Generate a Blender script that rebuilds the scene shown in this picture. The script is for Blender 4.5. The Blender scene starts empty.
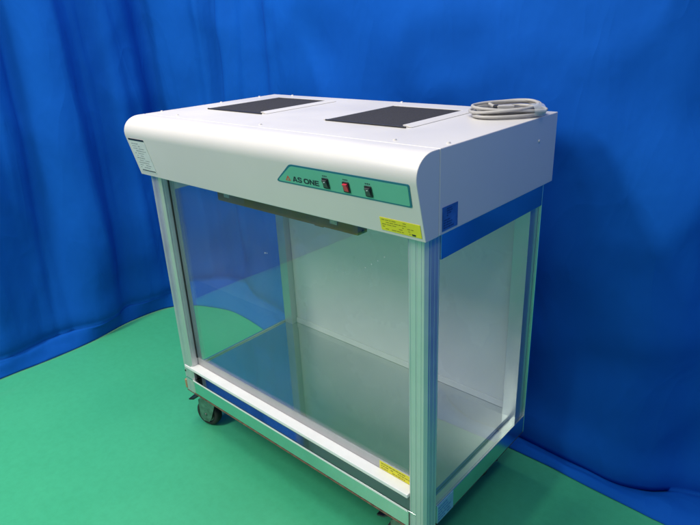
import bpy, bmesh, math, random
from mathutils import Vector, Matrix, noise
random.seed(7)
scene = bpy.context.scene
COL = scene.collection
Z0 = 0.89                      # height of the hood's lower edge above the floor (metres)
W, D, H = 1.0, 0.5316, 0.1655  # hood width, depth, height
ROOT = Vector((0.5, 0.267, 0.0))

# ------------------------------------------------------------------ materials
def new_mat(name):
    m = bpy.data.materials.new(name); m.use_nodes = True
    nt = m.node_tree
    b = next(n for n in nt.nodes if n.type == 'BSDF_PRINCIPLED')
    return m, nt, b

def noise_node(nt, scale, detail=4, rough=.6, vec=None, stretch=None):
    tc = nt.nodes.new('ShaderNodeTexCoord')
    n = nt.nodes.new('ShaderNodeTexNoise')
    n.inputs['Scale'].default_value = scale
    n.inputs['Detail'].default_value = detail
    n.inputs['Roughness'].default_value = rough
    if stretch:
        mp = nt.nodes.new('ShaderNodeMapping')
        mp.inputs['Scale'].default_value = stretch
        nt.links.new(tc.outputs['Object'], mp.inputs['Vector'])
        nt.links.new(mp.outputs['Vector'], n.inputs['Vector'])
    else:
        nt.links.new(tc.outputs['Object'], n.inputs['Vector'])
    return n

def ramp(nt, src, stops):
    r = nt.nodes.new('ShaderNodeValToRGB')
    e = r.color_ramp.elements
    e[0].position, e[0].color = stops[0][0], (*stops[0][1], 1)
    e[1].position, e[1].color = stops[-1][0], (*stops[-1][1], 1)
    for p, c in stops[1:-1]:
        x = e.new(p); x.color = (*c, 1)
    nt.links.new(src, r.inputs['Fac'])
    return r

def maprange(nt, src, lo, hi, a=.3, b=.7):
    m = nt.nodes.new('ShaderNodeMapRange')
    m.inputs['From Min'].default_value = a; m.inputs['From Max'].default_value = b
    m.inputs['To Min'].default_value = lo; m.inputs['To Max'].default_value = hi
    nt.links.new(src, m.inputs['Value'])
    return m.outputs['Result']

def bump(nt, b, src, strength, dist):
    bp = nt.nodes.new('ShaderNodeBump')
    bp.inputs['Strength'].default_value = strength
    bp.inputs['Distance'].default_value = dist
    nt.links.new(src, bp.inputs['Height'])
    nt.links.new(bp.outputs['Normal'], b.inputs['Normal'])

def paint(name, col, rough=.4, metal=0., var=.06, spec=.5, scale=9, bmp=0.):
    m, nt, b = new_mat(name)
    b.inputs['Roughness'].default_value = rough
    b.inputs['Metallic'].default_value = metal
    b.inputs['Specular IOR Level'].default_value = spec
    n = noise_node(nt, scale)
    c0 = tuple(max(0, c * (1 - var)) for c in col); c1 = tuple(min(1, c * (1 + var)) for c in col)
    r = ramp(nt, n.outputs['Fac'], [(.3, c0), (.7, c1)])
    nt.links.new(r.outputs['Color'], b.inputs['Base Color'])
    nt.links.new(maprange(nt, n.outputs['Fac'], rough * .85, min(1, rough * 1.2)), b.inputs['Roughness'])
    if bmp:
        n2 = noise_node(nt, 420, 2)
        bump(nt, b, n2.outputs['Fac'], bmp, .0006)
    return m

M_hood = paint('white_enamel', (.615, .595, .56), .34, var=.025, scale=4, spec=.5, bmp=.10)
M_alu = paint('anodised_aluminium', (.62, .635, .635), .40, .66, .04, scale=14)
M_rail = paint('polished_aluminium', (.74, .78, .80), .14, 1., .05, scale=10)
M_base = paint('stainless_frame', (.72, .75, .73), .2, 1., .06, scale=12)
M_lip = paint('white_handle_paint', (.82, .82, .80), .38, var=.03, scale=20)
M_trim = paint('grey_sash_trim', (.42, .42, .43), .35, .35, .06, scale=30)
M_back = paint('white_back_panel', (.80, .80, .79), .28, var=.035, scale=3)
M_black = paint('black_plastic', (.012, .012, .014), .35, var=.3, scale=60)
M_rubber = paint('black_rubber', (.018, .018, .018), .6, var=.3, scale=60)
M_zinc = paint('zinc_plate', (.29, .29, .28), .34, 1., .4, scale=45)
M_brown = paint('rusty_underplate', (.13, .085, .05), .6, .1, .5, scale=70)
M_tan = paint('tan_plastic', (.36, .22, .12), .5, var=.25, scale=60)
M_lamp = paint('dull_bronze_metal', (.30, .18, .012), .5, .0, .12, scale=18)
M_clip = paint('pale_clip', (.62, .56, .40), .4, .0, .2, scale=80)
M_teal = paint('teal_panel', (.12, .42, .29), .38, var=.04, scale=18)
M_tealedge = paint('dark_teal_edge', (.018, .145, .20), .38, var=.06, scale=18)
M_red = paint('red_rocker', (.62, .03, .06), .3, var=.1, scale=60)
M_greyk = paint('grey_rocker', (.05, .05, .055), .3, var=.1, scale=60)
M_ink = paint('dark_ink', (.012, .02, .03), .5, var=.2, scale=80)
M_redink = paint('red_ink', (.45, .10, .05), .5, var=.1, scale=80)
M_whiteink = paint('pale_ink', (.55, .6, .58), .5, var=.1, scale=80)
M_yellow = paint('yellow_label', (.72, .66, .02), .45, var=.06, scale=40)
M_yink = paint('olive_ink', (.24, .21, .01), .5, var=.3, scale=200)
M_paper = paint('grey_paper', (.60, .62, .60), .5, var=.06, scale=40)
M_pink = paint('grey_ink', (.22, .24, .25), .6, var=.3, scale=150)
M_bsticker = paint('blue_sticker', (.035, .13, .36), .35, var=.25, scale=45)
M_bink = paint('navy_ink', (.012, .05, .18), .45, var=.3, scale=90)
M_lsticker = paint('pale_blue_sticker', (.22, .42, .52), .4, var=.12, scale=60)
M_cord = paint('grey_cord', (.40, .385, .355), .45, var=.06, scale=60)
M_screw = paint('screw_steel', (.6, .6, .6), .25, 1., .05, scale=60)
M_speck = paint('pale_speck_paint', (.50, .53, .53), .8, var=.1, scale=300)

def filter_mat():
    m, nt, b = new_mat('black_filter_mesh')
    tc = nt.nodes.new('ShaderNodeTexCoord')
    v = nt.nodes.new('ShaderNodeTexVoronoi'); v.inputs['Scale'].default_value = 330
    v.inputs['Randomness'].default_value = .35
    nt.links.new(tc.outputs['Object'], v.inputs['Vector'])
    r = ramp(nt, v.outputs['Distance'], [(.1, (.006, .006, .007)), (.6, (.036, .035, .036))])
    nt.links.new(r.outputs['Color'], b.inputs['Base Color'])
    b.inputs['Roughness'].default_value = .75
    b.inputs['Specular IOR Level'].default_value = .25
    bump(nt, b, v.outputs['Distance'], .7, .002)
    return m
M_filter = filter_mat()

def steel_mat():
    m, nt, b = new_mat('mirror_work_plate')
    b.inputs['Metallic'].default_value = 1
    n = noise_node(nt, 5, 5)
    r = ramp(nt, n.outputs['Fac'], [(.3, (.60, .63, .63)), (.7, (.68, .70, .69))])
    nt.links.new(r.outputs['Color'], b.inputs['Base Color'])
    nt.links.new(maprange(nt, n.outputs['Fac'], .035, .085), b.inputs['Roughness'])
    return m
M_steel = steel_mat()

def glass_mat(name, tint, dust):
    m = bpy.data.materials.new(name); m.use_nodes = True
    nt = m.node_tree; nt.nodes.clear()
    out = nt.nodes.new('ShaderNodeOutputMaterial')
    tr = nt.nodes.new('ShaderNodeBsdfTransparent'); tr.inputs['Color'].default_value = (*tint, 1)
    gl = nt.nodes.new('ShaderNodeBsdfGlossy'); gl.inputs['Roughness'].default_value = .015
    gl.inputs['Color'].default_value = (.95, 1, .98, 1)
    df = nt.nodes.new('ShaderNodeBsdfDiffuse'); df.inputs['Color'].default_value = (.7, .74, .72, 1)
    fr = nt.nodes.new('ShaderNodeFresnel')
    geo = nt.nodes.new('ShaderNodeNewGeometry')     # straight-through pane: same reflectance on both faces
    mr = nt.nodes.new('ShaderNodeMapRange'); mr.inputs['To Min'].default_value = 1.5; mr.inputs['To Max'].default_value = 1 / 1.5
    nt.links.new(geo.outputs['Backfacing'], mr.inputs['Value']); nt.links.new(mr.outputs['Result'], fr.inputs['IOR'])
    m1 = nt.nodes.new('ShaderNodeMixShader'); m2 = nt.nodes.new('ShaderNodeMixShader')
    n = noise_node(nt, 6, 6)
    f = maprange(nt, n.outputs['Fac'], dust * .6, dust * 1.4)
    nt.links.new(f, m2.inputs['Fac'])
    nt.links.new(fr.outputs['Fac'], m1.inputs['Fac'])
    nt.links.new(tr.outputs[0], m1.inputs[1]); nt.links.new(gl.outputs[0], m1.inputs[2])
    nt.links.new(m1.outputs[0], m2.inputs[1]); nt.links.new(df.outputs[0], m2.inputs[2])
    nt.links.new(m2.outputs[0], out.inputs['Surface'])
    return m
M_glass = glass_mat('clear_acrylic', (.93, .965, .95), .016)

def floor_mat():
    m, nt, b = new_mat('green_vinyl_floor')
    n = noise_node(nt, 1.6, 5)
    r = ramp(nt, n.outputs['Fac'], [(.3, (.044, .375, .185)), (.7, (.050, .415, .210))])
    n2 = noise_node(nt, 42, 5, .7)
    mx = nt.nodes.new('ShaderNodeMixRGB'); mx.blend_type = 'MULTIPLY'; mx.inputs['Fac'].default_value = .42
    r2 = ramp(nt, n2.outputs['Fac'], [(.35, (.8, .82, .8)), (.6, (1, 1, 1))])
    nt.links.new(r.outputs['Color'], mx.inputs['Color1']); nt.links.new(r2.outputs['Color'], mx.inputs['Color2'])
    nt.links.new(mx.outputs['Color'], b.inputs['Base Color'])
    nt.links.new(maprange(nt, n.outputs['Fac'], .38, .5), b.inputs['Roughness'])
    n4 = noise_node(nt, 9, 6, .75, stretch=(1, .25, 1))
    r4 = ramp(nt, n4.outputs['Fac'], [(.60, (0, 0, 0)), (.74, (1, 1, 1))])
    mx2 = nt.nodes.new('ShaderNodeMixRGB'); mx2.inputs['Color2'].default_value = (.10, .34, .22, 1)
    f4 = nt.nodes.new('ShaderNodeMath'); f4.operation = 'MULTIPLY'; f4.inputs[1].default_value = .16
    nt.links.new(r4.outputs['Color'], f4.inputs[0]); nt.links.new(f4.outputs[0], mx2.inputs['Fac'])
    nt.links.new(mx.outputs['Color'], mx2.inputs['Color1']); nt.links.new(mx2.outputs['Color'], b.inputs['Base Color'])
    n3 = noise_node(nt, 260, 3)
    bump(nt, b, n3.outputs['Fac'], .15, .001)
    return m
M_floor = floor_mat()

def cloth_mat():
    m, nt, b = new_mat('blue_cloth')
    n = noise_node(nt, 2.2, 4)
    r = ramp(nt, n.outputs['Fac'], [(.3, (.0022, .080, .40)), (.7, (.0035, .096, .46))])
    nt.links.new(r.outputs['Color'], b.inputs['Base Color'])
    b.inputs['Roughness'].default_value = .8
    b.inputs['Specular IOR Level'].default_value = .08
    def noi(scale, detail, rot, stretch, dist=0.):
        tc = nt.nodes.new('ShaderNodeTexCoord'); mp = nt.nodes.new('ShaderNodeMapping')
        mp.inputs['Rotation'].default_value = rot; mp.inputs['Scale'].default_value = stretch
        q = nt.nodes.new('ShaderNodeTexNoise'); q.inputs['Scale'].default_value = scale; q.inputs['Detail'].default_value = detail
        q.inputs['Roughness'].default_value = .5; q.inputs['Distortion'].default_value = dist
        nt.links.new(tc.outputs['Object'], mp.inputs['Vector']); nt.links.new(mp.outputs['Vector'], q.inputs['Vector'])
        return q.outputs['Fac']
    def op(kind, x, y):
        m_ = nt.nodes.new('ShaderNodeMath'); m_.operation = kind
        for k, v in enumerate((x, y)):
            if v is None: continue
            if isinstance(v, (int, float)): m_.inputs[k].default_value = v
            else: nt.links.new(v, m_.inputs[k])
        return m_.outputs[0]
    def crease(scale, rot, stretch, sharp):
        r_ = op('ABSOLUTE', op('SUBTRACT', noi(scale, 2, rot, stretch, .8), .5), None)
        return op('POWER', op('SUBTRACT', 1.0, op('MINIMUM', op('MULTIPLY', r_, 5.0), 1.0)), sharp)
    broad = op('MULTIPLY', noi(4.5, 4, (0, 0, 0), (1, 1, .6)), 1.0)
    c1 = op('MULTIPLY', crease(3.4, (.5, .9, 0), (1, 1, .35), 1.7), .17)
    c2 = op('MULTIPLY', crease(6.5, (-.3, -.7, .4), (1, 1, .40), 1.8), .09)
    fine = op('MULTIPLY', noi(38, 4, (0, 0, 0), (1, 1, .7)), .035)
    weave = op('MULTIPLY', noi(600, 2, (0, 0, 0), (1, 1, 1)), .010)
    bump(nt, b, op('ADD', op('ADD', broad, op('ADD', c1, c2)), op('ADD', fine, weave)), .42, .026)
    return m
M_cloth = cloth_mat()

# ------------------------------------------------------------------ mesh helpers
def link(name, bm, mat, parent=None, smooth=False, loc=None, bevel=0, segs=2, origin=None):
    """origin: the point the mesh is expressed from; children get it relative to the parent's world place"""
    me = bpy.data.meshes.new(name)
    bmesh.ops.recalc_face_normals(bm, faces=bm.faces[:])
    if smooth:
        for f in bm.faces: f.smooth = True
    bm.to_mesh(me); bm.free()
    if mat: me.materials.append(mat)
    o = bpy.data.objects.new(name, me); COL.objects.link(o)
    if parent: o.parent = parent
    if loc is not None: o.location = loc
    if bevel:
        md = o.modifiers.new('soft_edges', 'BEVEL'); md.width = bevel; md.segments = segs
        md.limit_method = 'ANGLE'; md.angle_limit = math.radians(35); md.harden_normals = True
        for p in me.polygons: p.use_smooth = True
    return o

def box(bm, x0, x1, y0, y1, z0, z1):
    vs = [bm.verts.new((x, y, z)) for z in (z0, z1) for y in (y0, y1) for x in (x0, x1)]
    for q in ((0, 2, 3, 1), (4, 5, 7, 6), (0, 1, 5, 4), (2, 6, 7, 3), (0, 4, 6, 2), (1, 3, 7, 5)):
        bm.faces.new([vs[i] for i in q])

def prism(bm, poly, fn0, fn1):
    a = [bm.verts.new(fn0(*p)) for p in poly]; b = [bm.verts.new(fn1(*p)) for p in poly]
    n = len(poly)
    bm.faces.new(a); bm.faces.new(b[::-1])
    for i in range(n): bm.faces.new((a[i], a[(i + 1) % n], b[(i + 1) % n], b[i]))

def cyl(bm, c, axis, r, h, n=24, r2=None):
    axis = Vector(axis).normalized(); q = axis.to_track_quat('Z', 'Y')
    c = Vector(c); r2 = r if r2 is None else r2
    a = [bm.verts.new(c + q @ Vector((r * math.cos(t), r * math.sin(t), -h / 2))) for t in [2 * math.pi * i / n for i in range(n)]]
    b = [bm.verts.new(c + q @ Vector((r2 * math.cos(t), r2 * math.sin(t), h / 2))) for t in [2 * math.pi * i / n for i in range(n)]]
    bm.faces.new(a[::-1]); bm.faces.new(b)
    for i in range(n): bm.faces.new((a[i], a[(i + 1) % n], b[(i + 1) % n], b[i]))

def tube(bm, pts, r, n=8, closed=False):
    pts = [Vector(p) for p in pts]; rings = []; N = len(pts)
    up = Vector((0, 0, 1))
    for i, p in enumerate(pts):
        t = (pts[(i + 1) % N] - pts[i - 1]) if closed or 0 < i < N - 1 else (pts[1] - pts[0] if i == 0 else pts[-1] - pts[-2])
        t.normalize()
        s = t.cross(up)
        if s.length < 1e-3: s = Vector((1, 0, 0))
        s.normalize(); u = s.cross(t)
        rings.append([bm.verts.new(p + r * (math.cos(a) * s + math.sin(a) * u)) for a in [2 * math.pi * k / n for k in range(n)]])
    for i in range(N if closed else N - 1):
        A, B = rings[i], rings[(i + 1) % N]
        for k in range(n): bm.faces.new((A[k], A[(k + 1) % n], B[(k + 1) % n], B[k]))
    if not closed:
        bm.faces.new(rings[0][::-1]); bm.faces.new(rings[-1])

def tag(o, label, cat, group=None):
    o['label'] = label; o['category'] = cat
    if group: o['group'] = group

OFF = -ROOT + Vector((0, 0, Z0))      # bench coordinates (z = 0 at the hood's lower edge) -> local to the bench root
def bpart(name, bm, mat, parent=None, **kw):
    bmesh.ops.translate(bm, verts=bm.verts[:], vec=OFF)
    return link(name, bm, mat, parent or bench, **kw)

# ------------------------------------------------------------------ clean bench
bench = bpy.data.objects.new('clean_bench', None); COL.objects.link(bench)
bench.location = ROOT
tag(bench, 'white hooded laboratory clean bench with clear sides, standing on casters before the blue curtain', 'clean bench')

# hood: curved front cover
YS = .0415
def front_profile():
    pts = [(0, 0), (-.028, .112)]
    # smooth nose from the straight face up to the flat top
    P0, P1, P2, P3 = Vector((-.028, .112)), Vector((-.0355, .142)), Vector((-.012, .1655)), Vector((.022, .1655))
    for i in range(1, 21):
        t = i / 20
        q = (1 - t) ** 3 * P0 + 3 * (1 - t) ** 2 * t * P1 + 3 * (1 - t) * t * t * P2 + t ** 3 * P3
        pts.append((q.x, q.y))
    pts += [(YS, .1655), (YS, 0)]
    return pts
bm = bmesh.new()
prism(bm, front_profile(), lambda y, z: (0, y, z), lambda y, z: (W, y, z))
cover = bpart('hood_front_cover', bm, M_hood, bevel=.0016, segs=2)
bm = bmesh.new(); box(bm, 0, W, YS + .0012, D, 0, H)
hood = bpart('hood_body', bm, M_hood, bevel=.0022)
# thin flange along the top edges of the hood body
for x, y in ((.012, .09), (.012, .30), (.012, .455), (.10, .522), (.55, .522), (.48, .066), (.88, .066), (.986, .09), (.13, .066)):
    bm = bmesh.new(); cyl(bm, (x, y, H + .0012), (0, 0, 1), .0045, .0034, 12, .003); bpart('hood_screw', bm, M_hood, hood)
for y, z in ((.44, .1126),):
    bm = bmesh.new(); cyl(bm, (W + .001, y, z), (1, 0, 0), .0035, .003, 12, .0025); bpart('hood_screw', bm, M_hood, hood)

# intake filters on the roof
def intake(x0, x1, y0, y1):
    bm = bmesh.new(); box(bm, x0, x1, y0 + .004, y1, H - .004, H + .0016)
    f = bpart('intake_filter', bm, M_filter, bevel=.0006)
    bm = bmesh.new(); box(bm, x0, x1 + .012, y0, y0 + .0038, H + .0003, H + .0036)
    bpart('filter_edge', bm, M_black, f, bevel=.0006)
    bm = bmesh.new()
    prism(bm, [(x1 - .004, H + .0017), (x1 - .004, H + .0048), (x1 + .006, H + .0048), (x1 + .020, H + .0006), (x1 + .0005, H + .0003)],
          lambda x, z: (x, y0 + .012, z), lambda x, z: (x, y1 + .004, z))
    bpart('filter_rail', bm, M_hood, f, bevel=.0008)
    bm = bmesh.new()
    box(bm, x0 - .010, x0 + .001, y0 + .004, y1 + .004, H + .0003, H + .0030)
    box(bm, x0 + .0012, x1 - .0045, y1 - .002, y1 + .006, H + .0003, H + .0030)
    bpart('filter_rim', bm, M_hood, f, bevel=.0008)
intake(.106, .333, .182, .460)
intake(.580, .806, .182, .447)

# sloping front face of the hood: (x, z) -> point standing 'd' proud of it
FN = Vector((0, -.970, -.2425))
def on_front(x, z, d=0.): return Vector((x, -.25 * z, z)) + FN * d
def plate(poly, d0, d1):
    bm = bmesh.new(); prism(bm, poly, lambda x, z: on_front(x, z, d0), lambda x, z: on_front(x, z, d1)); return bm
def roundpoly(pts, rads, n=5):
    out = []; N = len(pts)
    for i, (p, r) in enumerate(zip(pts, rads)):
        p = Vector(p); a = (Vector(pts[i - 1]) - p); b = (Vector(pts[(i + 1) % N]) - p)
        if r <= 0: out.append(tuple(p)); continue
        A, B = p + a.normalized() * r, p + b.normalized() * r
        for k in range(n + 1):
            t = k / n; q = (1 - t) ** 2 * A + 2 * t * (1 - t) * p + t * t * B
            out.append((q.x, q.y))
    return out
outer = roundpoly([(.676, .1137), (.618, .0685), (.9825, .0685), (.984, .1137)], [.008, .012, .004, .004])
inner = roundpoly([(.6785, .1098), (.6255, .0712), (.9790, .0712), (.9803, .1098)], [.007, .010, .003, .003])
panel = bpart('control_panel', plate(outer, -.0005, .0010), M_tealedge)
bpart('panel_face', plate(inner, .0010, .0014), M_teal, panel)

for xc, kind in ((.7752, 0), (.8303, 1), (.8864, 0)):
    zc = .0865
    bm = plate(roundpoly([(xc - .0085, zc - .0115), (xc + .0085, zc - .0115), (xc + .0085, zc + .0105), (xc - .0085, zc + .0105)], [.0015] * 4, 2), .0014, .0034)
    sw = bpart('rocker_switch', bm, M_black, panel, bevel=.0005)
    bm = bmesh.new()
    a = [on_front(x, z, d) for x, z, d in ((xc - .0055, zc - .0085, .003), (xc + .0055, zc - .0085, .003), (xc + .0055, zc - .0085, .0045), (xc - .0055, zc - .0085, .0045),
         (xc - .0055, zc, .003), (xc + .0055, zc, .003), (xc + .0055, zc, .0058), (xc - .0055, zc, .0058),
         (xc - .0055, zc + .0075, .003), (xc + .0055, zc + .0075, .003), (xc + .0055, zc + .0075, .0082), (xc - .0055, zc + .0075, .0082))]
    v = [bm.verts.new(p) for p in a]
    for q in ((0, 1, 2, 3), (8, 11, 10, 9), (3, 2, 6, 7), (7, 6, 10, 11), (0, 4, 5, 1), (4, 8, 9, 5), (0, 3, 7, 4), (4, 7, 11, 8), (1, 5, 6, 2), (5, 9, 10, 6)):
        bm.faces.new([v[i] for i in q])
    # the child of a switch would be a fourth level, so the rocker is its own part of the panel
    bpart('switch_rocker', bm, M_red if kind else M_greyk, panel, bevel=.0004)
    bm = bmesh.new()
    for k, w in ((-.006, .0026), (-.0018, .0036), (.0034, .0026)):
        p = [(xc + k, zc + .0135), (xc + k + w, zc + .0135), (xc + k + w, zc + .0158), (xc + k, zc + .0158)]
        prism(bm, p, lambda x, z: on_front(x, z, .0014), lambda x, z: on_front(x, z, .0016))
    bpart('switch_caption', bm, M_ink, panel)
    if not kind:
        bpart('switch_mark', plate([(xc - .001, zc + .003), (xc + .0035, zc + .004), (xc + .0035, zc + .0055), (xc - .001, zc + .0045)], .0068, .0079), M_whiteink, panel)

def band_strip(pts, th):
    """a stroke of width th along a smooth path: returns quads"""
    P = [Vector(p) for p in pts]; Q = [2 * P[0] - P[1]] + P + [2 * P[-1] - P[-2]]; path = []
    for i in range(1, len(Q) - 2):
        for k in range(5):
            t = k / 5; a, b, c, d = Q[i - 1], Q[i], Q[i + 1], Q[i + 2]
            path.append(.5 * (2 * b + (c - a) * t + (2 * a - 5 * b + 4 * c - d) * t * t + (3 * b - a - 3 * c + d) * t ** 3))
    path.append(P[-1]); L = []
    for i, p in enumerate(path):
        t = path[min(i + 1, len(path) - 1)] - path[max(i - 1, 0)]; n = Vector((-t.y, t.x)).normalized() * th / 2
        L.append((p + n, p - n))
    return [[L[i][0], L[i][1], L[i + 1][1], L[i + 1][0]] for i in range(len(L) - 1)]
def glyph(ch):
    if ch == 'A':
        l = [(0, 0), (.28, 0), (.35, .19), (.41, .37), (.55, .76), (.55, 1), (.40, 1)]
        return [l, [(1.1 - x, y) for x, y in l], [(.35, .19), (.75, .19), (.69, .37), (.41, .37)]], 1.1
    if ch == 'S':
        return band_strip([(.87, .70), (.78, .86), (.48, .90), (.19, .86), (.13, .72), (.22, .59), (.48, .515), (.74, .44), (.83, .29), (.76, .14), (.48, .10), (.16, .13), (.08, .29)], .215), .95
    if ch == 'O':
        f = lambda a, rx, ry: (.6 + rx * math.copysign(abs(math.cos(a)) ** .75, math.cos(a)), .5 + ry * math.copysign(abs(math.sin(a)) ** .75, math.sin(a)))
        A = [2 * math.pi * i / 36 for i in range(37)]
        return [[f(A[i], .6, .5), f(A[i + 1], .6, .5), f(A[i + 1], .33, .29), f(A[i], .33, .29)] for i in range(36)], 1.2
    if ch == 'N':
        return [[(0, 0), (.25, 0), (.25, .62), (.25, 1), (0, 1)], [(.25, .62), (.78, 0), (.78, .38), (.25, 1)], [(.78, 0), (1.03, 0), (1.03, 1), (.78, 1), (.78, .38)]], 1.03
    return [[(0, 0), (.25, 0), (.25, 1), (0, 1)], [(.25, 0), (.90, 0), (.90, .2), (.25, .2)], [(.25, .4), (.84, .4), (.84, .6), (.25, .6)], [(.25, .8), (.90, .8), (.90, 1), (.25, 1)]], .9
bm = bmesh.new(); ux = .0; HL = .0118
strokes = []
for ch, gap in (('A', .06), ('S', .42), ('O', .10), ('N', .12), ('E', 0)):
    pol, w = glyph(ch)
    strokes += [[(ux + p[0], p[1]) for p in q] for q in pol]; ux += w + gap
SX = .0780 / ux
for q in strokes:
    bm.faces.new([bm.verts.new(on_front(.6755 + p[0] * SX + p[1] * .0012, .0757 + p[1] * HL, .0017)) for p in q])
bmesh.ops.remove_doubles(bm, verts=bm.verts[:], dist=.00002)
logo = bpart('logo_lettering', bm, M_ink, panel)
bm = plate([(.653, .0755), (.669, .0755), (.664, .0865), (.6615, .0865)], .0014, .0017)
bpart('logo_triangle', bm, M_redink, panel)
bpart('logo_triangle_centre', plate([(.6585, .0775), (.6645, .0775), (.6625, .0818)], .0017, .0019), M_teal, panel)

# printed labels: small dashes stand for the print too small to read
def dashes(fn, x0, x1, z0, z1, rows, fill=.85, hfrac=.45, seed=1):
    rnd = random.Random(seed); bm = bmesh.new(); dz = (z1 - z0) / rows
    for r in range(rows):
        zc = z1 - (r + .5) * dz; x = x0; end = x0 + (x1 - x0) * rnd.uniform(.6, 1)
        while x < end - .002:
            w = rnd.uniform(.003, .011)
            if rnd.random() < fill:
                xe = min(x + w, end)
                prism(bm, [(x, zc - dz * hfrac / 2), (xe, zc - dz * hfrac / 2), (xe, zc + dz * hfrac / 2), (x, zc + dz * hfrac / 2)],
                      lambda a, b: fn(a, b, .0009), lambda a, b: fn(a, b, .0011))
            x += w + .0018
    return bm
def rect(fn, x0, x1, z0, z1, d0=-.0003, d1=.0009):
    bm = bmesh.new()
    prism(bm, [(x0, z0), (x1, z0), (x1, z1), (x0, z1)], lambda a, b: fn(a, b, d0), lambda a, b: fn(a, b, d1)); return bm

yl = bpart('warning_label', rect(on_front, .899, .993, .0078, .0352), M_yellow, cover); yl['label'] = 'yellow warning label at the lower right corner of the front cover'
bpart('label_print', dashes(on_front, .903, .989, .0095, .0335, 5, .8, .3, 3), M_yink, cover)
bpart('label_mark', rect(on_front, .972, .980, .0095, .013, .0009, .0012), M_ink, cover)
wl = bpart('notice_label', rect(on_front, .013, .094, .0125, .1095), M_paper, cover); wl['label'] = 'tall pale notice label with a dark top bar on the left end of the front cover'
bpart('notice_bar', rect(on_front, .013, .094, .1045, .1100, .0009, .0012), M_ink, cover)
bpart('notice_bar', rect(on_front, .022, .091, .0155, .018, .0009, .0012), M_ink, cover)
bpart('notice_print', dashes(on_front, .021, .084, .022, .099, 11, .85, .26, 5), M_pink, cover)

def on_side(y, z, d=0.): return Vector((W + d, y, z))
st = bpart('inspection_sticker', rect(on_side, .051, .104, .007, .0540), M_bsticker, hood); st['label'] = 'small blue inspection sticker low on the right side of the hood'
bm = dashes(on_side, .056, .100, .010, .030, 4, .9, .5, 8)
bmd = dashes(on_side, .066, .092, .033, .051, 4, .9, .6, 9)
tmp = bpy.data.meshes.new('print'); bmd.to_mesh(tmp); bmd.free(); bm.from_mesh(tmp); bpy.data.meshes.remove(tmp)
bpart('sticker_print', bm, M_bink, hood)

# frame: four corner posts
PX0, PX1, PY0, PW = .0106, .9894, .0188, .049
YB = .516
ZB, ZT = -.742, -.690
def post_profile(x0, y0, w):
    g, gd, r = .0040, .0008, .0065
    side = [(-.5 * w + r, 0), (-.32 * w, 0), (-.32 * w + .0006, gd), (-.32 * w + g, gd), (-.32 * w + g + .0006, 0),
            (-.04 * w, 0), (-.04 * w + .0005, gd * .6), (.04 * w, gd * .6), (.04 * w + .0005, 0),
            (.32 * w - g - .0006, 0), (.32 * w - g, gd), (.32 * w - .0006, gd), (.32 * w, 0), (.5 * w - r, 0)]
    out = []
    for k in range(4):
        a = k * math.pi / 2; c, s = math.cos(a), math.sin(a)
        for (u, d) in side:
            lx, ly = u, -w / 2 + d
            out.append((x0 + w / 2 + c * lx - s * ly, y0 + w / 2 + s * lx + c * ly))
    return out
for x0 in (PX0, PX1 - PW):
    bm = bmesh.new()
    prism(bm, post_profile(x0, PY0, PW), lambda x, y: (x, y, ZB - .002), lambda x, y: (x, y, -.0008))
    bpart('corner_post', bm, M_alu, bevel=.0006, segs=1)
for s in (0, 1):
    fl = (lambda x: x) if s else (lambda x: 1.0 - x)
    pl = [(.9404, .467), (.981, .467), (.981, YB), (.9404, YB)]
    bm = bmesh.new(); prism(bm, [(fl(x), y) for x, y in pl], lambda x, y: (x, y, ZB), lambda x, y: (x, y, -.0008))
    pb = bpart('corner_post', bm, M_alu, bevel=.0009, segs=1)
    pl = [(.9813, .5084), (PX1, .5084), (PX1, YB), (.9813, YB)]
    bm = bmesh.new(); prism(bm, [(fl(x), y) for x, y in pl], lambda x, y: (x, y, ZB), lambda x, y: (x, y, -.0008))
    bpart('post_flange', bm, M_rail, pb, bevel=.0012, segs=2)

# upper rails under the hood
bm = bmesh.new(); box(bm, .962, PX1 - .0006, PY0 + PW + .0003, .5077, -.058, -.0009); bpart('upper_rail', bm, M_rail, bevel=.001)
bm = bmesh.new(); box(bm, PX0 + .0006, .038, PY0 + PW + .0003, .5077, -.058, -.0009); bpart('upper_rail', bm, M_rail, bevel=.001)
bm = bmesh.new(); box(bm, .0600, .9400, .490, YB - .001, -.046, -.0009); bpart('upper_rail', bm, M_rail, bevel=.001)
# base frame
base_bm = bmesh.new(); box(base_bm, PX0 + PW + .0003, PX1 - PW - .0003, PY0 + .0010, .050, ZB, ZT - .0045)
base = bpart('base_rail', base_bm, M_base, bevel=.001)
bm = bmesh.new(); box(bm, .9624, PX1 - .0006, PY0 + PW + .0003, .5077, ZB + .002, -.685); rail_r = bpart('base_rail', bm, M_base, bevel=.0012)
bm = bmesh.new(); box(bm, PX0 + .0006, .0186, PY0 + PW + .0003, .5077, ZB + .002, -.668); bpart('base_rail', bm, M_base, bevel=.0012)
bm = bmesh.new(); box(bm, .0600, .9400, .500, YB - .001, ZB, -.650); bpart('base_rail', bm, M_base, bevel=.001)
bm = bmesh.new(); box(bm, PX0 + .002, PX1 - .003, PY0 - .0005, YB - .002, ZB - .0055, ZB - .0022); bpart('base_underplate', bm, M_brown, bevel=.0008)
bm = bmesh.new(); box(bm, .000, PX0 - .0004, PY0 + .001, PY0 + .030, -.745, -.709); bpart('corner_bumper', bm, M_tan, bevel=.004, segs=3)

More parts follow.
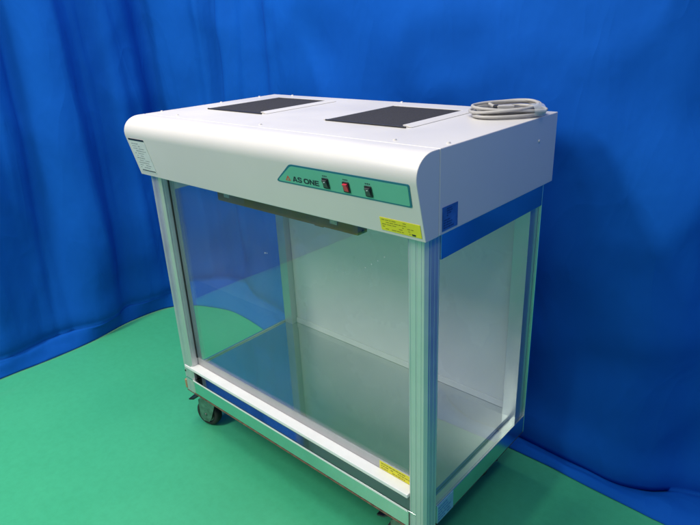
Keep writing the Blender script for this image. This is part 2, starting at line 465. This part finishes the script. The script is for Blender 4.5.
# mirror work plate
bm = bmesh.new(); box(bm, .0190, .9620, .0580, .4930, -.690, -.674); bpart('work_plate', bm, M_steel, bevel=.0012)
bm = bmesh.new(); box(bm, .0190, .9620, PY0 - .0006, .0576, ZT - .0040, ZT); bpart('front_sill', bm, M_steel, bevel=.0007)
bm = bmesh.new(); box(bm, PX0 + PW + .0004, PX1 - PW - .0004, PY0 - .0016, PY0 - .0008, ZT - .0046, ZT + .0006); bpart('sill_edge', bm, M_lip)  # white strip stands in for the highlight along the plate edge
# back panel and its bottom trim
bm = bmesh.new(); box(bm, .0604, .9396, .4935, .4985, -.668, -.010); bpart('back_panel', bm, M_back)
bm = bmesh.new(); box(bm, .0604, .9396, .4890, .4929, -.6737, -.652); bpart('back_trim', bm, M_lip, bevel=.001)
# side glass
for x in (.9815, .0149):
    bm = bmesh.new(); box(bm, x, x + .0036, PY0 + PW + .0006, .5074, -.6845 if x > .5 else -.6675, -.054)
    bpart('side_glass', bm, M_glass)
# front sash
bm = bmesh.new(); box(bm, .0604, .9396, .0482, .0512, -.622, -.002); sash = bpart('sash_glass', bm, M_glass)
bm = bmesh.new(); box(bm, .0604, .9396, .0475, .0519, -.652, -.618); trim = bpart('sash_trim', bm, M_trim, bevel=.0008)
bm = bmesh.new(); box(bm, .0235, .9396, .0168, .0472, -.6535, -.6432); bpart('sash_handle', bm, M_lip, trim, bevel=.0012)
bm = bmesh.new()
box(bm, PX0 + PW + .0005, .0665, .030, .047, -.688, -.655); bpart('sash_stop', bm, M_black, trim, bevel=.001)
for x0, x1 in ((.0597, .0625), (.9375, .9403)):
    bm = bmesh.new(); box(bm, x0, x1, .0445, .0478, -.617, -.002); bpart('sash_gasket', bm, M_rubber, sash)
def on_trim(x, z, d=0.): return Vector((x, .0475 - d, z))
sl = bpart('sash_label', rect(on_trim, .833, .9385, -.6425, -.6195), M_yellow, trim); sl['label'] = 'yellow caution label at the right end of the sash trim'
bpart('sash_label_print', dashes(on_trim, .838, .934, -.641, -.621, 3, .85, .4, 12), M_yink, trim)
bm = bmesh.new(); cyl(bm, (PX0 + .010, PY0 - .0002, -.668), (0, 1, 0), .0032, .002, 10); bpart('post_bolt', bm, M_black)
# tiny pale specks on the sash
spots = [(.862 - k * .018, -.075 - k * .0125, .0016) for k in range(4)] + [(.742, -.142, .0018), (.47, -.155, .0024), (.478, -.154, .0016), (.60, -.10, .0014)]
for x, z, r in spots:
    bm = bmesh.new(); cyl(bm, (x, .0479, z), (0, 1, 0), r * .8, .0004, 8); bpart('pale_speck', bm, M_speck, sash)

# sticker on the right base rail
def on_base(y, z, d=0.): return Vector((PX1 - .0006 + d, y, z))
ls = bpart('base_sticker', rect(on_base, PY0 + PW + .001, .137, -.7385, -.687), M_lsticker, rail_r); ls['label'] = 'pale blue sticker at the front end of the right base rail'
bpart('base_sticker_print', dashes(on_base, .073, .132, -.735, -.691, 5, .9, .35, 21), M_bsticker, rail_r)

# lamp fixture under the hood
bm = bmesh.new(); box(bm, .274, .778, .062, .094, -.050, -.0008); lampf = bpart('lamp_fixture', bm, M_lamp, bevel=.0015)
for x in (.318, .708):
    bm = bmesh.new(); box(bm, x - .011, x + .011, .0588, .0616, -.036, -.022); box(bm, x - .007, x + .007, .0575, .0590, -.033, -.025)
    bpart('lamp_clip', bm, M_clip, lampf, bevel=.0008)
bm = bmesh.new(); box(bm, .640, .668, .066, .090, -.0535, -.0502); bpart('lamp_bracket', bm, M_lamp, lampf, bevel=.0006)
bm = bmesh.new(); cyl(bm, (.779, .078, -.044), (1, 0, 0), .004, .003, 12); bpart('lamp_screw', bm, M_black, lampf)

# casters
HC = Z0 + ZB - .0056            # height under the base plate
def caster(x, y, ang):
    body = bmesh.new()
    box(body, -.036, .036, -.030, .030, HC - .004, HC - .0003)
    cyl(body, (0, 0, HC - .011), (0, 0, 1), .024, .0135, 24, .027)
    c = link('caster', body, M_zinc, bench, loc=Vector((x, y, 0)) - ROOT, bevel=.001)
    c.rotation_euler = (0, 0, ang)
    R = .047; wx = -.028
    fk = bmesh.new()
    for sy in (-1, 1):
        prism(fk, [(-.024 + wx, R - .012), (-.012 + wx, R - .026), (.012 + wx, R - .026), (.024 + wx, R - .010), (.024, HC - .030), (.026, HC - .017), (-.028, HC - .017), (-.030 + wx * .8, HC - .040)],
              lambda px, pz, s=sy: (px, s * .0185, pz), lambda px, pz, s=sy: (px, s * .0215, pz))
    box(fk, -.027, .025, -.0215, .0215, HC - .0195, HC - .0165)
    link('caster_fork', fk, M_zinc, c, bevel=.0008)
    wh = bmesh.new()
    # tyre: lathe about Y
    prof = [(.030, -.0150), (R - .006, -.0150), (R - .001, -.010), (R, 0), (R - .001, .010), (R - .006, .0150), (.030, .0150)]
    n = 32; rings = []
    for i in range(n):
        a = 2 * math.pi * i / n
        rings.append([wh.verts.new((wx + r * math.cos(a), yy, R + r * math.sin(a))) for r, yy in prof])
    for i in range(n):
        A, B = rings[i], rings[(i + 1) % n]
        for k in range(len(prof)): wh.faces.new((A[k], A[(k + 1) % len(prof)], B[(k + 1) % len(prof)], B[k]))
    link('caster_wheel', wh, M_rubber, c, smooth=True)
    hb = bmesh.new(); cyl(hb, (wx, 0, R), (0, 1, 0), .0305, .026, 28); cyl(hb, (wx, 0, R), (0, 1, 0), .006, .047, 14)
    link('caster_hub', hb, M_zinc, c, bevel=.001)
    bp = bmesh.new()
    prism(bp, [(-.050, HC - .030), (-.078, HC - .052), (-.100, HC - .058), (-.101, HC - .053), (-.080, HC - .046), (-.050, HC - .022)],
          lambda px, pz: (px, -.017, pz), lambda px, pz: (px, .017, pz))
    link('caster_brake', bp, M_black, c, bevel=.0015)
    return c
caster(.082, .070, math.radians(14))
caster(.918, .066, math.radians(2))
caster(.100, .440, math.radians(-30))
caster(.860, .400, math.radians(200))

# ------------------------------------------------------------------ coiled power cord on the roof
cord = bpy.data.objects.new('power_cord', None); COL.objects.link(cord)
CC = Vector((.926, .424, Z0 + H + .0005)); cord.location = CC
cord.rotation_euler = (0, 0, .749)
tag(cord, 'coiled pale grey power cord lying on the rear right corner of the white hood', 'cord')
bm = bmesh.new(); rnd = random.Random(11); R = .0036; pts = []
turns, n = 7, 40
for i in range(turns * n):
    t = i / n; a = 2 * math.pi * t + 2.4; k = int(t)
    blend = t - k
    def par(j):
        r2 = random.Random(100 + j)
        return (.071 + r2.uniform(-.016, .012), .047 + r2.uniform(-.022, .014), .0042 + (j % 4) * .0062, r2.uniform(-.009, .009), r2.uniform(-.009, .009), r2.uniform(-.004, .007))
    A, B = par(k), par(k + 1); s = blend * blend * (3 - 2 * blend)
    p = [u + (v - u) * s for u, v in zip(A, B)]
    ca, sa = math.cos(a), math.sin(a)
    x = math.copysign(abs(ca) ** .85, ca) * p[0] + p[3]; y = math.copysign(abs(sa) ** .85, sa) * p[1] + p[4]
    z = p[2] + .005 * max(0, math.sin(a * 1 + .6)) * (1 if k > 1 else 0) + p[5] * ca
    pts.append((x, y, max(.0048, z)))
# tail to the plug, resting on the coil
px, py, pz = pts[-1]
for j in range(1, 9):
    t = j / 8
    pts.append((px + (-.025 - px) * t, py + (-.004 - py) * t, pz + (.019 - pz) * t))
tube(bm, pts, R, 9)
link('cord_coil', bm, M_cord, cord, smooth=True)
bm = bmesh.new(); prism(bm, [(-.026, -.008), (-.026, .008), (.000, .013), (.012, .013), (.012, -.013), (.000, -.013)], lambda x, y: (x, y - .004, .0130), lambda x, y: (x, y - .004, .0250))
pl = link('cord_plug', bm, M_cord, cord, bevel=.002, segs=2)
bm = bmesh.new()
for s in (-1, 1): box(bm, .012, .028, s * .007 - .004 - .0008, s * .007 - .004 + .0008, .0160, .0220)
link('plug_blades', bm, M_screw, pl)
bm = bmesh.new(); cyl(bm, (-.028, -.004, .019), (1, 0, 0), .0068, .010, 14, .0075); link('plug_collar', bm, M_black, pl, smooth=False)
def band(y0, name, mat):
    bm = bmesh.new(); L = []
    for x in (y0 - .013, y0 + .013):
        L.append([bm.verts.new((x, .0 + .044 * 0 + cy, cz)) for cy, cz in [(-.026 + .042 * 0 + .030 * math.cos(q) * 1.0, .0140 + .0138 * math.sin(q)) for q in [2 * math.pi * k / 24 for k in range(24)]]])
    for k in range(24): bm.faces.new((L[0][k], L[0][(k + 1) % 24], L[1][(k + 1) % 24], L[1][k]))
    return link(name, bm, mat, cord, smooth=True)
M_wrap = glass_mat('clear_wrap', (.95, .95, .97), .25)
band(.058, 'plastic_wrap', M_wrap)

# ------------------------------------------------------------------ curtain and floor
def catmull(P, n):
    P = [Vector(p) for p in P]; P = [2 * P[0] - P[1]] + P + [2 * P[-1] - P[-2]]
    out = []
    for i in range(1, len(P) - 2):
        for k in range(n):
            t = k / n; a, b, c, d = P[i - 1], P[i], P[i + 1], P[i + 2]
            out.append(.5 * ((2 * b) + (c - a) * t + (2 * a - 5 * b + 4 * c - d) * t * t + (3 * b - a - 3 * c + d) * t ** 3))
    out.append(P[-2]); return out
# paired points: hem on the floor, foot of the hanging cloth
pairs = [((-.83, -2.4), (-.845, -2.4)), ((-.83, -1.4), (-.845, -1.4)), ((-.85, -.80), (-.865, -.80)), ((-.852, -.31), (-.868, -.305)), ((-.845, -.16), (-.862, -.155)),
         ((-.848, .06), (-.866, .06)), ((-.890, .275), (-.907, .285)), ((-.877, .455), (-.900, .475)), ((-.80, .555), (-.865, .62)),
         ((-.705, .605), (-.80, .72)), ((-.595, .638), (-.69, .79)), ((-.475, .637), (-.53, .79)), ((-.325, .615), (-.36, .76)),
         ((-.14, .580), (-.14, .71)), ((.30, .588), (.30, .68)), ((.95, .586), (.95, .645)), ((1.12, .577), (1.12, .638)),
         ((1.22, .572), (1.22, .634)), ((1.30, .569), (1.30, .660)), ((1.37, .566), (1.40, .715)), ((1.60, .56), (1.65, .75)),
         ((2.0, .50), (2.08, .62)), ((2.22, .25), (2.35, .34)), ((2.28, -.2), (2.43, -.15)), ((2.28, -1.0), (2.44, -1.0)), ((2.28, -2.0), (2.44, -2.0))]  # unseen right end, curved forward to bounce blue onto the hood's side
NS = 14
hem = catmull([(*a, 0) for a, b in pairs], NS); foot = catmull([(*b, 0) for a, b in pairs], NS)
# resample both densely by arc length of the foot
L = [0]
for i in range(1, len(foot)): L.append(L[-1] + (foot[i] - foot[i - 1]).length)
NX = 760; cols = []
j = 0
for i in range(NX + 1):
    s = L[-1] * i / NX
    while j < len(L) - 2 and L[j + 1] < s: j += 1
    t = (s - L[j]) / max(1e-9, L[j + 1] - L[j])
    cols.append((s, hem[j].lerp(hem[j + 1], t), foot[j].lerp(foot[j + 1], t)))
TOP = 2.75
rows = [('h', k / 12) for k in range(12)] + [('w', (k / 74) ** 1.12) for k in range(75)]
bm = bmesh.new(); grid = []
def sm(a, b, x):
    t = min(1, max(0, (x - a) / (b - a))); return t * t * (3 - 2 * t)
def fold(s, z, left):
    w = s + .10 * noise.noise((s * 1.1, z * .55, 3.1)) + (.07 * (z - 1.2)) * math.sin(s * 2.3 + .4)
    a = .0
    for f, am, ph in ((21.0, .034, .3), (37.0, .013, 1.7), (9.3, .030, 2.2), (61.0, .0040, .9)):
        v = math.sin(w * f + ph + 1.3 * noise.noise((s * .8, z * .35, f)))
        if f == 21.0: v = 1.9 * abs(math.sin(w * f * .5 + ph + 1.3 * noise.noise((s * .8, z * .35, f)))) - 1.1
        a += am * (math.copysign(abs(v) ** .8, v)) * (.65 + .7 * noise.noise((s * 1.7, z * .6, f + 5)))
    gentle = .034 * noise.noise((s * 1.5 + .5 * z, z * 1.6 - .35 * s, 9)) + .020 * noise.noise((s * 3.6 + 1.7 * z, z * 4.0 - 1.2 * s, 4))
    r = noise.noise((s * 2.3 - 1.2 * z, z * 2.6 + .8 * s, 15)); gentle += .024 * (1 - abs(r) * 2) ** 3 * .5
    return a * left * 1.9 + gentle * (1 - .45 * left)
def rise(left, hw): return .10 * hw + .068 * sm(.35, .95, left)
s_corner = None
for s, h, f in cols:
    if s_corner is None and f.x > -.55: s_corner = s
for i, (s, h, f) in enumerate(cols):
    i0, i1 = max(0, i - 6), min(NX, i + 6)
    tdir = (cols[i1][2] - cols[i0][2]).normalized(); nrm = Vector((tdir.y, -tdir.x, 0))   # points into the room
    left = 1 - sm(s_corner - .55, s_corner + .75, s)
    left = max(left, .06)
    col = []
    hw = (f - h).length
    for kind, t in rows:
        if kind == 'h':
            p = h.lerp(f, t)
            wob = .010 * noise.noise((s * 5, t * 2, 1)) + .006 * noise.noise((s * 14, t * 3, 8))
            lift = rise(left, hw) * t ** 1.15
            z = .003 + max(0, lift + (.012 + wob) * math.sin(t * math.pi))
            p = p + nrm * (.0035 * noise.noise((s * 6, 0, 2)) * (1 - t))
            p += nrm * fold(s, 0., left) * (.2 + .35 * left) * t
            z0 = z
        else:
            zb = .003 + rise(left, hw)
            zz = zb + (TOP - zb) * t
            p = f + nrm * (fold(s, zz, left) * ((.2 + .35 * left) + (.8 - .35 * left) * sm(0, .35, zz - zb)))
            # cloth swells forward a little just above the crease
            p += nrm * (.018 * (1 - .6 * left) * math.exp(-((zz - zb - .05) / .06) ** 2) - .03 * sm(.2, 2.5, zz) - .010 * left * math.exp(-((zz - zb) / .012) ** 2))
            z = zz
        col.append(bm.verts.new((p.x, p.y, z)))
    grid.append(col)
for i in range(NX):
    for k in range(len(rows) - 1):
        bm.faces.new((grid[i][k], grid[i + 1][k], grid[i + 1][k + 1], grid[i][k + 1]))
cur = link('backdrop_curtain', bm, M_cloth, smooth=True)
tag(cur, 'royal blue cloth curtain hanging in folds behind the bench, its hem on the green floor', 'curtain')
sol = cur.modifiers.new('cloth_thickness', 'SOLIDIFY'); sol.thickness = .0015; sol.offset = 1

bm = bmesh.new(); bmesh.ops.create_grid(bm, x_segments=8, y_segments=8, size=4.5)
fl = link('floor', bm, M_floor); fl['kind'] = 'structure'; fl.location = (.8, -1.4, 0)

# ------------------------------------------------------------------ light
world = bpy.data.worlds.new('World'); scene.world = world; world.use_nodes = True
bg = next(n for n in world.node_tree.nodes if n.type == 'BACKGROUND')
bg.inputs['Color'].default_value = (1.0, .935, .83, 1)
wt = world.node_tree                                   # a room: pale ceiling overhead, darker towards the horizon
wtc = wt.nodes.new('ShaderNodeTexCoord'); wsp = wt.nodes.new('ShaderNodeSeparateXYZ'); wmr = wt.nodes.new('ShaderNodeMapRange')
wmr.inputs['From Min'].default_value = 0; wmr.inputs['From Max'].default_value = .8
wmr.inputs['To Min'].default_value = .24; wmr.inputs['To Max'].default_value = .62
wt.links.new(wtc.outputs['Generated'], wsp.inputs[0]); wt.links.new(wsp.outputs['Z'], wmr.inputs['Value'])
wt.links.new(wmr.outputs['Result'], bg.inputs['Strength'])
def lamp(x, y, z, sx, sy, power, col=(1, .95, .87)):
    ld = bpy.data.lights.new('ceiling_or_fill_lamp', 'AREA'); ld.shape = 'RECTANGLE'; ld.size = sx; ld.size_y = sy
    ld.energy = power; ld.color = col
    o = bpy.data.objects.new('ceiling_or_fill_lamp', ld); COL.objects.link(o); o.location = (x, y, z)
    return o
for x in (-.60, -.02, .56):
    lamp(x, .05, 2.75, .34, 1.5, 10.3)
lamp(-.3, -2.0, 2.75, .34, 1.5, 56)
lamp(1.95, -.75, 2.75, .34, 1.25, 8, (.72, .88, 1))  # added cool fill, no known source: lifts the hood's right side

# ------------------------------------------------------------------ camera
cam_d = bpy.data.cameras.new('camera'); cam = bpy.data.objects.new('camera', cam_d); COL.objects.link(cam)
cx, cy, cz, yaw, pitch, roll, f = 1.5772, -.8267, .3762, .749, .3871, -.0469, 584.7619
fw = Vector((-math.sin(yaw) * math.cos(pitch), math.cos(yaw) * math.cos(pitch), -math.sin(pitch)))
rt = Vector((math.cos(yaw), math.sin(yaw), 0)); up = rt.cross(fw)
r2 = math.cos(roll) * rt + math.sin(roll) * up; u2 = -math.sin(roll) * rt + math.cos(roll) * up
Mx = Matrix((r2, u2, -fw)).transposed().to_4x4(); Mx.translation = Vector((cx, cy, cz + Z0))
cam.matrix_world = Mx
cam_d.sensor_width = 36; cam_d.lens = f / 700 * 36; cam_d.clip_end = 100; cam_d.clip_start = .02
scene.camera = cam
vs = scene.view_settings; vs.view_transform = 'Standard'; vs.look = 'None'; vs.gamma = 1; vs.exposure = .50
scene.cycles.max_bounces = 12; scene.cycles.transparent_max_bounces = 24; scene.cycles.glossy_bounces = 8
